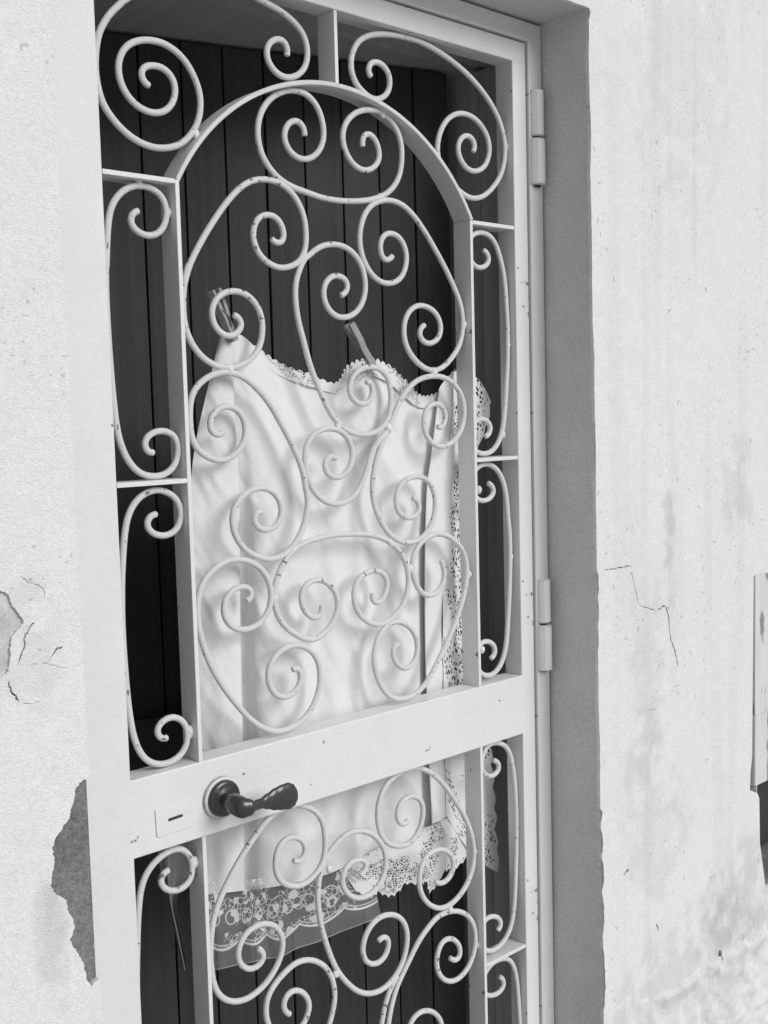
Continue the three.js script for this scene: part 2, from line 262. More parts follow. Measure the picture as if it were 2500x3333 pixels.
// ---------------------------------------------------------------- the iron door leaf
const door = thing('iron_door', 'white painted wrought iron door with arched panel of scrolls', 'door');
const BZ = -0.036, RZ = -0.014, XB0 = 0.0975, XB1 = 0.1035, XR0 = 0.6175, XR1 = 0.6235;
part('leaf_frame', shapeExtrude(rect(-0.068, 0.7515, 0.03, EYE + 0.5714), [rect(0, 0.72, EYE - 0.4314, EYE + 0.5392), rect(0, 0.72, 0.12, EYE - 0.5284)], -0.036, 0, 0.0018), M.iron, door);
function flatBar(x0, x1, y0, y1, z0 = BZ, z1 = -0.0008) { const g = new RoundedBoxGeometry(x1 - x0, y1 - y0, z1 - z0, 2, 0.0009); g.translate((x0 + x1) / 2, EYE + (y0 + y1) / 2, (z0 + z1) / 2); return metreUV(g, x0 * 7, y0); }
for (const [a, b] of [[XB0, XB1], [XR0, XR1]]) { part('upright_bar', flatBar(a, b, -0.4314, 0.2865), M.iron, door); part('upright_bar', flatBar(a, b, -1.38, -0.5284), M.iron, door); }
for (const y of [0.2842, -0.0768]) { part('cross_bar', flatBar(0.0005, XB0, y - 0.003, y + 0.003), M.iron, door); part('cross_bar', flatBar(XR1, 0.7195, y - 0.003, y + 0.003), M.iron, door); }
part('cross_bar', flatBar(0.0005, XB0, -0.891, -0.885), M.iron, door); part('cross_bar', flatBar(XR1, 0.7195, -0.891, -0.885), M.iron, door);
part('top_bar', flatBar(0.3572, 0.3632, 0.4400, 0.5390), M.iron, door);
{ // arch: flat bar bent to a circle
  const cx = 0.36247, cy = 0.14382, R = 0.29715, a0 = Math.atan2(0.287 - cy, 0.6215 - cx), a1 = Math.PI - Math.atan2(0.287 - cy, cx - 0.1005), n = 120, sec = [[-0.003, BZ], [0.003, BZ], [0.003, -0.0015], [0.002, -0.0008], [-0.002, -0.0008], [-0.003, -0.0015]];
  const pos = [], uv = [], ix = [];
  for (let i = 0; i <= n; i++) { const a = lerp(a0, a1, i / n); for (let k = 0; k < sec.length; k++) for (const q of [k, (k + 1) % sec.length]) { const [dr, z] = sec[q]; pos.push(cx + (R + dr) * Math.cos(a), EYE + cy + (R + dr) * Math.sin(a), z); uv.push(a * R, q * 0.02); } }
  const m = sec.length * 2; for (let i = 0; i < n; i++) for (let k = 0; k < sec.length; k++) { const a = i * m + 2 * k, b = a + 1, c = a + m, d = c + 1; ix.push(a, d, b, a, c, d); }
  const g = new THREE.BufferGeometry(); g.setAttribute('position', new THREE.Float32BufferAttribute(pos, 3)); g.setAttribute('uv', new THREE.Float32BufferAttribute(uv, 2)); g.setIndex(ix); g.computeVertexNormals();
  part('arch_bar', g, M.iron, door);
}
// round rods bent into scrolls. Each is read off the photo as points on the plane of the grille.
const ROD = 0.0041; let rodSeed = 0;
function rod(points, r = ROD) {
  const c = new THREE.CatmullRomCurve3(points, false, 'centripetal'), len = c.getLength(), n = Math.max(60, Math.round(len / 0.003));
  let p = c.getSpacedPoints(n); const h = len / n, sg = 0.0062, w = Math.ceil(2.5 * sg / h), out = [];
  for (let i = 0; i <= n; i++) { const ww = Math.min(w, i, n - i); const q = new THREE.Vector3(); let t = 0; for (let k = -ww; k <= ww; k++) { const g = Math.exp(-0.5 * (k * h / sg) ** 2); q.addScaledVector(p[i + k], g); t += g; } out.push(q.divideScalar(t)); }
  p = out; const pos = [], nor = [], uv = [], ix = [], N = 12, u0 = (rodSeed = (rodSeed * 1.37 + 0.61) % 1); let L = 0;
  const ring = (o, t, rad, u, nb) => { const nx = -t.y, ny = t.x; for (let k = 0; k <= N; k++) { const a = k / N * Math.PI * 2, ca = Math.cos(a), sa = Math.sin(a); pos.push(o.x + nx * ca * rad, o.y + ny * ca * rad, o.z + sa * rad); const q = new THREE.Vector3(nx * ca, ny * ca, sa).addScaledVector(t, nb).normalize(); nor.push(q.x, q.y, q.z); uv.push(u * 4 + u0 * 7, k / N * 0.105 + u0); } };
  const T = p.map((_, i) => p[Math.min(i + 1, n)].clone().sub(p[Math.max(i - 1, 0)]).setZ(0).normalize());
  ring(p[0].clone().addScaledVector(T[0], -0.0012), T[0], 0.0001, 0, -8); ring(p[0].clone().addScaledVector(T[0], -0.0012), T[0], r * 0.72, 0, -3);
  for (let i = 0; i <= n; i++) { if (i) L += p[i].distanceTo(p[i - 1]); ring(p[i], T[i], r, L, 0); }
  ring(p[n].clone().addScaledVector(T[n], 0.0012), T[n], r * 0.72, L, 3); ring(p[n].clone().addScaledVector(T[n], 0.0012), T[n], 0.0001, L, 8);
  const rows = n + 5; for (let i = 0; i < rows - 1; i++) for (let k = 0; k < N; k++) { const a = i * (N + 1) + k, b = a + 1, d = a + N + 1, e = d + 1; ix.push(a, b, e, a, e, d); }
  const g = new THREE.BufferGeometry(); g.setAttribute('position', new THREE.Float32BufferAttribute(pos, 3)); g.setAttribute('normal', new THREE.Float32BufferAttribute(nor, 3)); g.setAttribute('uv', new THREE.Float32BufferAttribute(uv, 2)); g.setIndex(ix); return g;
}
const scroll = (...runs) => { const P = []; for (const [k, list] of runs) for (const [x, y] of list) P.push(pt(k, x, y, RZ)); part('scroll', rod(P), M.rod, door); };
// corner scrolls above the arch
scroll(['A', [[588, 578], [560, 557], [536, 522], [533, 485], [556, 450], [610, 441], [680, 456], [735, 505], [765, 570], [766, 640], [745, 705], [700, 750], [640, 765], [570, 750], [500, 708], [440, 640], [400, 560], [382, 470], [395, 380], [440, 310], [510, 276], [590, 270], [680, 290], [770, 345], [840, 420], [895, 520], [930, 620], [938, 720], [921, 820], [876, 905], [800, 975], [700, 1000], [600, 990], [500, 945], [410, 875], [330, 782], [275, 690], [248, 600], [232, 510], [227, 420], [233, 330], [250, 232], [282, 160], [330, 90], [395, 28], [470, -30], [560, -85], [700, -130], [900, -140], [1100, -105], [1230, -58], [1340, 0], [1410, 36], [1485, 80], [1560, 142], [1620, 212], [1652, 290], [1660, 360], [1652, 430], [1618, 490], [1560, 522], [1495, 520], [1432, 475], [1393, 410], [1381, 345], [1397, 298], [1432, 268], [1475, 262], [1508, 283], [1525, 325], [1521, 372]]]);
scroll(['B', [[428, 515], [410, 480], [412, 445], [440, 418], [480, 420], [525, 455], [553, 510], [558, 570], [540, 630], [500, 665], [460, 672], [415, 655], [370, 615], [330, 568], [300, 490], [293, 420], [310, 340], [350, 275], [420, 240], [520, 232], [640, 247], [760, 282], [880, 347], [1000, 432], [1100, 522], [1200, 642], [1280, 780], [1320, 900], [1333, 990], [1330, 1080], [1305, 1180], [1250, 1268], [1190, 1323], [1130, 1340], [1075, 1325], [1010, 1275], [950, 1210], [905, 1135], [880, 1050], [880, 960], [905, 870], [950, 802], [1010, 768], [1070, 770], [1140, 810], [1200, 890], [1228, 980], [1220, 1070], [1190, 1130], [1130, 1158], [1080, 1140], [1040, 1090], [1016, 1020], [1022, 960], [1050, 921], [1090, 915], [1120, 945], [1131, 990], [1119, 1022]]]);
// inside the arch
scroll(['A', [[1640, 912], [1634, 860], [1600, 817], [1555, 816], [1516, 855], [1500, 920], [1525, 1000], [1575, 1055], [1640, 1078], [1705, 1055], [1752, 995], [1770, 910], [1758, 810], [1720, 710], [1659, 642], [1600, 615], [1520, 612], [1430, 650], [1360, 730], [1327, 830], [1325, 930], [1350, 1040], [1400, 1130], [1470, 1208], [1560, 1263], [1659, 1300]]], ['B', [[100, 1335], [220, 1355], [340, 1358], [440, 1345], [530, 1310], [590, 1250], [625, 1170], [637, 1070], [633, 970], [600, 870], [550, 800], [480, 752], [400, 742], [330, 760], [272, 810], [241, 880], [240, 960], [265, 1040], [310, 1110], [370, 1148], [420, 1148], [465, 1115], [487, 1060], [480, 1000], [457, 940], [425, 905], [395, 900], [373, 927], [373, 985]]]);
scroll(['A', [[1420, 1615], [1450, 1641], [1480, 1645], [1500, 1615], [1498, 1560], [1470, 1490], [1420, 1452], [1370, 1450], [1320, 1480], [1295, 1540], [1295, 1620], [1330, 1710], [1390, 1772], [1470, 1808], [1550, 1798], [1610, 1758], [1641, 1695], [1650, 1620], [1648, 1550], [1637, 1470], [1607, 1385], [1560, 1310], [1490, 1246], [1400, 1214], [1320, 1212], [1240, 1242], [1160, 1312], [1080, 1412], [1000, 1532], [920, 1672], [860, 1800], [826, 1930]]], ['C', [[750, 130], [718, 240], [703, 350], [700, 450], [703, 540], [716, 620], [740, 695], [782, 778], [850, 860], [930, 915], [1010, 940], [1080, 940], [1160, 915], [1240, 858], [1290, 780], [1311, 680], [1311, 590], [1290, 500], [1240, 420], [1170, 366], [1090, 348], [1020, 361], [960, 405], [926, 470], [921, 540], [945, 620], [1000, 680], [1060, 700], [1120, 672], [1155, 620], [1150, 580], [1122, 550], [1095, 535]]]);
scroll(['B', [[573, 1730], [540, 1761], [515, 1755], [495, 1710], [491, 1650], [511, 1592], [560, 1573], [620, 1602], [658, 1670], [670, 1740], [655, 1830], [618, 1890], [560, 1914], [500, 1905], [440, 1860], [395, 1790], [365, 1710], [352, 1620], [360, 1530], [390, 1440], [440, 1380], [510, 1353], [580, 1356], [650, 1390], [720, 1460], [790, 1560], [860, 1680], [930, 1810], [990, 1940], [1030, 2046]]], ['D', [[1048, 690], [1045, 800], [1020, 890], [970, 970], [910, 1030], [850, 1050], [780, 1025], [712, 960], [667, 880], [651, 800], [656, 720], [687, 650], [740, 612], [800, 616], [860, 655], [895, 720], [900, 790], [878, 840], [830, 868], [790, 860], [760, 825], [755, 785], [770, 757], [790, 744]]]);
scroll(['D', [[230, 543], [262, 520], [275, 488], [262, 440], [220, 411], [170, 411], [130, 445], [109, 500], [113, 570], [145, 640], [195, 683], [260, 692], [325, 660], [370, 595], [391, 510], [385, 410], [355, 320], [300, 247], [230, 206], [150, 198], [75, 220], [15, 270]]], ['C', [[1640, 95], [1600, 180], [1572, 270], [1565, 370], [1572, 470], [1592, 590], [1625, 715]]], ['D', [[10, 985], [40, 1075], [85, 1185], [135, 1295], [190, 1385], [260, 1450], [340, 1480], [410, 1480], [480, 1455], [530, 1405], [556, 1340], [566, 1260], [562, 1180], [545, 1105], [505, 1050], [445, 1025], [380, 1032], [322, 1067], [290, 1130], [285, 1200], [315, 1252], [370, 1280], [415, 1262], [440, 1215], [442, 1165], [425, 1128], [400, 1130]]]);
scroll(['C', [[1005, 1440], [970, 1465], [930, 1450], [907, 1405], [912, 1340], [945, 1278], [1005, 1243], [1070, 1241], [1130, 1277], [1170, 1340], [1185, 1430], [1168, 1520], [1110, 1600], [1040, 1648], [960, 1655], [880, 1625], [812, 1570], [772, 1495], [756, 1400], [752, 1280], [762, 1180], [800, 1095], [870, 1027], [950, 987], [1040, 975], [1130, 995], [1210, 1045], [1290, 1122], [1370, 1222], [1450, 1360], [1530, 1510], [1590, 1640], [1630, 1760], [1648, 1870]]], ['E', [[1456, 60], [1448, 150], [1423, 245], [1385, 325], [1335, 392], [1270, 440], [1190, 458], [1110, 438], [1030, 388], [973, 310], [947, 220], [952, 130], [985, 60], [1040, 8], [1100, -20], [1165, -24], [1225, 5], [1268, 65], [1280, 135], [1262, 202], [1220, 246], [1160, 262], [1112, 240], [1088, 192], [1102, 148], [1140, 137]]]);
scroll(['D', [[190, 1642], [160, 1625], [126, 1650], [115, 1700], [140, 1750], [190, 1774], [245, 1756], [285, 1710], [304, 1640], [299, 1560], [265, 1492], [210, 1451], [140, 1440], [70, 1461], [12, 1520], [-15, 1600], [-12, 1700], [8, 1790], [50, 1870], [110, 1928], [190, 1952], [260, 1936], [320, 1890], [370, 1810], [405, 1710], [430, 1622], [468, 1542], [526, 1470]]]);
scroll(['D', [[880, 1428], [905, 1438], [930, 1395], [930, 1330], [900, 1283], [850, 1272], [810, 1302], [786, 1380], [792, 1460], [830, 1528], [890, 1563], [950, 1553], [1010, 1500], [1048, 1420], [1060, 1320], [1045, 1230], [1000, 1152], [930, 1099], [850, 1086], [750, 1112], [680, 1172], [625, 1255], [592, 1335], [560, 1415], [522, 1498], [482, 1600], [452, 1720], [440, 1830]]], ['F', [[447, 60], [477, 160], [532, 260], [600, 323], [665, 344], [738, 333], [792, 296], [838, 220], [864, 120], [859, 20], [830, -55], [780, -96], [720, -101], [660, -76], [615, -18], [597, 58], [606, 118], [640, 165], [690, 178], [740, 158], [760, 108], [742, 60], [715, 46]]]);
scroll(['E', [[1045, 735], [1075, 710], [1074, 662], [1030, 641], [970, 651], [915, 700], [887, 770], [896, 850], [936, 909], [1000, 934], [1070, 924], [1140, 880], [1193, 800], [1209, 700], [1190, 600], [1140, 521], [1060, 471], [980, 458], [900, 471], [830, 516], [770, 580], [732, 650], [715, 720], [711, 820], [720, 920], [747, 1030], [800, 1170], [880, 1310], [970, 1430], [1060, 1530], [1150, 1594], [1240, 1619], [1330, 1600], [1420, 1543], [1490, 1450], [1530, 1340], [1539, 1220], [1514, 1122], [1460, 1061], [1390, 1036], [1310, 1051], [1242, 1102], [1197, 1180], [1187, 1260], [1211, 1340], [1260, 1384], [1320, 1385], [1380, 1340], [1410, 1270], [1405, 1212], [1380, 1191], [1355, 1202]]]);
scroll(['E', [[1550, 770], [1545, 830], [1510, 855], [1460, 836], [1421, 780], [1411, 700], [1441, 630], [1500, 596], [1570, 606], [1630, 660]]], ['F', [[205, 722], [206, 800], [175, 880], [120, 950], [50, 998], [-12, 995]]], ['E', [[1350, 950], [1270, 870], [1236, 780], [1230, 680], [1246, 590], [1290, 490], [1350, 402], [1430, 347], [1530, 316]]], ['F', [[180, 293], [280, 287], [380, 288], [470, 302], [560, 342], [628, 410], [668, 490], [684, 590], [675, 680], [648, 760], [600, 829], [540, 879], [480, 899], [410, 880], [350, 828], [320, 750], [316, 670], [341, 600], [390, 552], [450, 533], [509, 551], [540, 603], [531, 680], [500, 739], [465, 758], [441, 735], [440, 690]]]);
scroll(['F', [[905, 470], [925, 530], [918, 615], [872, 683], [812, 702], [760, 670], [721, 590], [706, 500], [731, 402], [790, 322], [880, 286], [970, 312], [1050, 400], [1076, 500], [1074, 600], [1048, 730], [1000, 880], [942, 1020], [880, 1150], [812, 1278], [740, 1358], [650, 1399], [560, 1384], [492, 1300], [457, 1190], [452, 1090], [481, 980], [540, 902], [600, 876], [660, 892], [719, 950], [744, 1030], [735, 1120], [700, 1178], [650, 1194], [602, 1160], [577, 1100], [582, 1050], [612, 1032]]]);
// side panels, lock side
scroll(['A', [[515, 1425], [481, 1440], [460, 1475], [470, 1520], [510, 1564], [570, 1591], [630, 1589], [679, 1550], [704, 1490], [709, 1420], [690, 1350], [641, 1291], [580, 1261], [510, 1252], [440, 1272], [381, 1320], [338, 1390], [318, 1480], [309, 1580], [304, 1700], [301, 1830]]], ['C', [[104, 0], [104, 300], [117, 600], [137, 900], [163, 1190], [191, 1410], [227, 1550], [286, 1670], [370, 1755], [465, 1780], [550, 1768], [618, 1720], [655, 1640], [664, 1560], [644, 1482], [590, 1436], [520, 1426], [451, 1450], [406, 1495], [401, 1550], [425, 1589], [470, 1595]]]);
scroll(['E', [[430, 153], [390, 166], [366, 200], [371, 245], [411, 285], [470, 300], [530, 288], [579, 240], [599, 170], [589, 90], [545, 27], [480, -5], [420, -10], [350, 16], [291, 70], [247, 150], [224, 250], [211, 380], [201, 560], [199, 750], [207, 1000], [221, 1200], [239, 1400], [256, 1530], [277, 1640], [311, 1738], [361, 1808], [430, 1840], [510, 1834], [580, 1795], [629, 1730], [644, 1650], [629, 1572], [580, 1527], [530, 1521], [471, 1551], [436, 1600], [441, 1649], [470, 1670], [503, 1661]]]);
scroll(['G', [[350, 1025], [311, 1050], [286, 1090], [296, 1140], [341, 1179], [400, 1186], [460, 1164], [514, 1110], [535, 1030], [530, 950], [499, 892], [440, 857], [370, 871], [291, 920], [221, 990], [167, 1080], [138, 1180], [124, 1290], [114, 1450], [108, 1700], [106, 1900], [112, 2211], [124, 2500], [150, 2760], [220, 2930], [330, 2990], [440, 2960], [500, 2880], [500, 2800], [440, 2750], [370, 2770]]]);
// side panels, hinge side
scroll(['B', [[1190, 1692], [1215, 1710], [1228, 1745], [1215, 1785], [1180, 1808], [1140, 1804], [1108, 1775], [1090, 1720], [1086, 1655], [1100, 1602], [1135, 1574], [1180, 1570], [1230, 1592], [1271, 1650], [1300, 1740], [1324, 1850], [1337, 1970], [1343, 2074]]], ['D', [[1350, 750], [1352, 900], [1348, 1050], [1340, 1200], [1330, 1350], [1310, 1480], [1270, 1568], [1220, 1608], [1160, 1607], [1118, 1575], [1097, 1510], [1107, 1432], [1142, 1386], [1190, 1376], [1225, 1400], [1239, 1440], [1226, 1480], [1202, 1495]]]);
scroll(['D', [[1222, 1810], [1250, 1830], [1261, 1860], [1246, 1900], [1210, 1925], [1170, 1929], [1130, 1900], [1110, 1835], [1113, 1765], [1143, 1707], [1190, 1682], [1240, 1687], [1290, 1731], [1325, 1810], [1345, 1920], [1353, 2030]]], ['F', [[1362, 250], [1368, 400], [1367, 550], [1360, 750], [1352, 900], [1339, 1050], [1310, 1158], [1260, 1228], [1210, 1243], [1168, 1225], [1142, 1165], [1143, 1080], [1167, 1027], [1210, 1009], [1250, 1026], [1270, 1066], [1260, 1108], [1240, 1125]]]);
scroll(['H', [[1258, 155], [1290, 171], [1297, 205], [1275, 244], [1235, 264], [1200, 252], [1174, 200], [1180, 132], [1203, 72], [1240, 42], [1290, 37], [1340, 61], [1370, 120], [1390, 220], [1401, 330], [1408, 450], [1412, 600], [1410, 750], [1406, 900], [1401, 1050], [1392, 1170], [1369, 1290], [1330, 1369], [1280, 1423], [1230, 1443], [1190, 1428], [1168, 1370], [1173, 1290], [1202, 1228], [1250, 1207], [1293, 1220], [1309, 1260], [1287, 1300]]]);
scroll(['H', [[1300, 1617], [1325, 1640], [1325, 1681], [1290, 1724], [1240, 1744], [1202, 1736], [1179, 1690], [1193, 1602], [1241, 1531], [1300, 1497], [1358, 1497], [1394, 1550], [1414, 1650], [1425, 1780], [1435, 1935], [1440, 2150], [1430, 2400], [1390, 2550], [1310, 2620], [1240, 2600]]]);
// below the lock rail
scroll(['G', [[1320, 950], [1360, 958], [1398, 920], [1413, 860], [1389, 801], [1330, 767], [1270, 777], [1211, 830], [1181, 920], [1177, 1010], [1202, 1089], [1260, 1138], [1330, 1150], [1410, 1125], [1480, 1062], [1538, 970], [1560, 870], [1560, 760], [1543, 660], [1498, 582], [1430, 540], [1350, 522], [1260, 540], [1165, 592], [1092, 662], [1021, 760], [951, 862], [881, 980], [821, 1092], [769, 1202], [722, 1320], [692, 1440], [678, 1560], [674, 1660], [682, 1790], [704, 1910], [742, 1985], [800, 2028], [870, 2039], [950, 2020], [1030, 1968], [1110, 1888], [1178, 1780], [1223, 1670], [1234, 1580], [1214, 1502], [1168, 1453], [1100, 1436], [1021, 1457], [951, 1511], [901, 1600], [886, 1680], [905, 1748], [950, 1784], [1010, 1784], [1069, 1740], [1089, 1690], [1075, 1651], [1045, 1630]]]);
scroll(['H', [[680, 562], [652, 590], [617, 573], [606, 510], [631, 441], [690, 398], [740, 403], [778, 450], [780, 530], [754, 630], [700, 708], [620, 734], [550, 718], [500, 658], [476, 560], [481, 450], [520, 342], [580, 272], [660, 223], [760, 208], [850, 251], [930, 330], [1000, 430], [1060, 530], [1100, 630], [1123, 730], [1124, 830], [1099, 940], [1050, 1038], [980, 1118], [910, 1153], [840, 1139], [782, 1080], [757, 1000], [762, 900], [791, 821], [850, 767], [918, 757], [968, 791], [989, 850], [974, 920], [940, 968], [892, 989], [866, 972]]]);
scroll(['H', [[360, 930], [398, 885], [394, 835], [340, 827], [282, 851], [242, 920], [237, 990], [266, 1049], [320, 1084], [390, 1079], [450, 1039], [500, 970], [527, 885], [530, 800], [508, 731], [460, 671], [400, 637], [330, 632], [270, 651], [211, 700], [158, 765], [110, 850], [81, 950], [71, 1050], [76, 1150], [96, 1280], [131, 1400], [171, 1510], [221, 1600], [281, 1668], [350, 1718], [430, 1729], [510, 1699], [580, 1630], [638, 1530], [669, 1420], [674, 1320], [648, 1241], [600, 1202], [540, 1197], [471, 1227], [411, 1300], [376, 1400], [380, 1480], [411, 1524], [460, 1530], [510, 1499], [544, 1430], [550, 1371], [525, 1341], [482, 1372]]]);
scroll(['H', [[965, 1490], [1000, 1509], [1029, 1480], [1030, 1420], [1000, 1371], [960, 1356], [911, 1381], [881, 1450], [872, 1530], [891, 1600], [940, 1644], [1000, 1640], [1060, 1590], [1109, 1500], [1133, 1400], [1129, 1290], [1090, 1211], [1030, 1176], [960, 1176], [880, 1211], [811, 1290], [750, 1380], [700, 1480], [650, 1582], [602, 1690], [571, 1800], [547, 1935], [535, 2080], [560, 2220], [640, 2330], [760, 2360], [880, 2290]]]);
scroll(['H', [[604, 1610], [572, 1672], [541, 1750], [516, 1850], [501, 1935], [490, 2060], [450, 2230], [370, 2330]]]);
scroll(['G', [[1285, 2135], [1247, 2110], [1236, 2060], [1261, 1992], [1310, 1952], [1370, 1957], [1419, 2002], [1439, 2070], [1421, 2150], [1380, 2230], [1310, 2295], [1225, 2315], [1155, 2275], [1113, 2190], [1102, 2090], [1121, 1992], [1180, 1892], [1250, 1812], [1331, 1742], [1420, 1716], [1500, 1731], [1570, 1781], [1619, 1880], [1634, 1990], [1621, 2100], [1592, 2211], [1540, 2380], [1440, 2560]]]);
scroll(['H', [[760, 2060], [720, 2110], [680, 2060], [680, 1980], [712, 1900], [768, 1851], [830, 1846], [880, 1880], [908, 1940], [910, 2050], [880, 2180], [790, 2260]]]);
// weld beads
{
  const r = rng(11), B = (k, x, y, s = 1, z = RZ) => { const g = new THREE.IcosahedronGeometry(0.0042 * s, 2), p = g.attributes.position; for (let i = 0; i < p.count; i++) { const n = 0.78 + 0.44 * fbm(p.getX(i) * 420 + x, p.getY(i) * 420 + y, 2, 9); p.setXYZ(i, p.getX(i) * n * 1.1, p.getY(i) * n * 1.5, p.getZ(i) * n); } g.computeVertexNormals(); const q = pt(k, x, y, z); g.translate(q.x, q.y, q.z); part('weld', metreUV(g), M.iron, door); };
  [['A', 722, 1435], ['A', 905, 905], ['A', 520, 1235], ['B', 1344, 990], ['B', 490, 1335], ['B', 510, 770], ['D', 1062, 742], ['D', 855, 1062, 1.2], ['D', 545, 1440, 1.3], ['D', 1352, 880], ['D', 205, 1425], ['C', 1060, 958, 1.2], ['E', 662, 1620, 1.3], ['E', 1228, 715], ['E', 1360, 390], ['F', 695, 520], ['F', 560, 345], ['F', 1090, 560, 1.1], ['F', 1372, 440], ['G', 555, 960, 1.2], ['G', 1590, 1020], ['H', 962, 1160, 1.2], ['H', 1130, 770], ['H', 1152, 1400], ['D', 1160, 1855], ['H', 195, 1590, 1.1], ['F', 1180, 1070], ['D', 1320, 1480]].forEach((a) => B(...a));
}
// lever handle on a round rose, and the lock plate
{
  const h = new THREE.Group(); h.name = 'handle'; door.add(h); const cx = 0.1275, cy = EYE - 0.4835;
  const lathe = (pts, n = 48) => { const g = new THREE.LatheGeometry(pts.map(([a, b]) => new THREE.Vector2(a, b)), n); g.rotateX(Math.PI / 2); g.translate(cx, cy, 0); return metreUV(g); };
  part('rose_ring', lathe([[0.0001, 0.0005], [0.0272, 0.0005], [0.0272, 0.004], [0.0262, 0.0052], [0.0245, 0.0058], [0.0001, 0.0058]]), M.iron, h, 'paint covered rim of the handle rose');
  part('rose', lathe([[0.0001, 0.006], [0.0236, 0.006], [0.0236, 0.0085], [0.0222, 0.0112], [0.019, 0.0122], [0.0125, 0.0126], [0.0115, 0.0150], [0.0001, 0.0155]]), M.bronze, h, 'dark worn metal rose');
  // lever: elbow out of the rose, thin waist, broad paddle end
  const key = [ // centre x, y, z, half height, half depth
    [0.1272, -0.4835, 0.008, 0.0095, 0.0095], [0.1266, -0.4835, 0.020, 0.0110, 0.0112], [0.1256, -0.4842, 0.034, 0.0132, 0.0132], [0.1278, -0.4860, 0.0455, 0.0140, 0.0120], [0.1345, -0.4864, 0.0515, 0.0112, 0.0078], [0.1430, -0.4860, 0.0520, 0.0066, 0.0052], [0.1530, -0.4862, 0.0515, 0.0068, 0.0046],
    [0.1640, -0.4866, 0.0505, 0.0104, 0.0050], [0.1760, -0.4870, 0.0500, 0.0146, 0.0056], [0.1880, -0.4874, 0.0500, 0.0168, 0.0060], [0.1980, -0.4882, 0.0500, 0.0178, 0.0060], [0.2055, -0.4890, 0.0500, 0.0150, 0.0054], [0.2100, -0.4896, 0.0500, 0.0095, 0.0040], [0.2116, -0.4898, 0.0500, 0.0015, 0.0010]];
  const C = new THREE.CatmullRomCurve3(key.map((k) => new THREE.Vector3(k[0], EYE + k[1], k[2])), false, 'centripetal'), n = 90, N = 28, pos = [], ix = [];
  for (let i = 0; i <= n; i++) {
    const t = i / n, o = C.getPoint(t), T = C.getTangent(t), up = new THREE.Vector3(0, 1, 0), sd = up.clone().cross(T).normalize(), f = t * (key.length - 1), a = Math.min(key.length - 2, Math.floor(f)), w = f - a, ss = w * w * (3 - 2 * w);
    const ry = lerp(key[a][3], key[a + 1][3], ss), rz = lerp(key[a][4], key[a + 1][4], ss);
    for (let k = 0; k < N; k++) { const q = k / N * 2 * Math.PI; const p = o.clone().addScaledVector(up, Math.sin(q) * ry).addScaledVector(sd, Math.cos(q) * rz); pos.push(p.x, p.y, p.z); }
  }
  for (let i = 0; i < n; i++) for (let k = 0; k < N; k++) { const a = i * N + k, b = i * N + (k + 1) % N, c = a + N, d = b + N; ix.push(a, b, d, a, d, c); }
  const g = new THREE.BufferGeometry(); g.setAttribute('position', new THREE.Float32BufferAttribute(pos, 3)); g.setIndex(ix); g.computeVertexNormals(); part('lever', metreUV(g), M.bronze, h, 'dark glossy lever with a broad rounded end');
  const L = part('lock_plate', shapeExtrude([[0.0305, EYE - 0.4755], [0.0315, EYE - 0.509], [0.0350, EYE - 0.5105], [0.0830, EYE - 0.5095], [0.0868, EYE - 0.505], [0.0862, EYE - 0.479], [0.0835, EYE - 0.4758]], [[[0.049, EYE - 0.4906], [0.0478, EYE - 0.4926], [0.049, EYE - 0.4946], [0.068, EYE - 0.4938], [0.0698, EYE - 0.4918], [0.068, EYE - 0.4898]]], 0.0002, 0.0016, 0.0005), M.iron, door, 'thickly painted lock plate');
  part('keyhole', box(0.047, 0.0705, EYE - 0.496, EYE - 0.489, 0.0001, 0.0005), M.black, L);
}

// ---------------------------------------------------------------- curtain pegged to the inside of the grille
function cols(list, nu, nv, uvf, extra) {                        // list: [[photo x, y] ..., z or [z top, mid, bottom]]
  const c = list.map(({ p, z }) => { const zz = Array.isArray(z) ? z : [z, z, z]; return { c: new THREE.CatmullRomCurve3(p.map(([a, b]) => new THREE.Vector3(a, b, 0)), false, 'centripetal'), z: zz }; });
  const at1 = (k, v) => { const q = c[k].c.getPointAt(v), z = v < 0.5 ? lerp(c[k].z[0], c[k].z[1], smooth(0, 0.5, v)) : lerp(c[k].z[1], c[k].z[2], (v - 0.5) * 2); return new THREE.Vector3(q.x, q.y, z); };
  const rows = []; for (let j = 0; j <= nv; j++) rows.push(new THREE.CatmullRomCurve3(c.map((_, k) => at1(k, j / nv)), false, 'centripetal'));
  return sheet(nu, nv, (u, v) => { const q = rows[Math.round(v * nv)].getPoint(u); const z = q.z + (extra ? extra(q.x, q.y, u, v) : 0); return pt('Z', q.x, q.y, z); }, uvf);
}
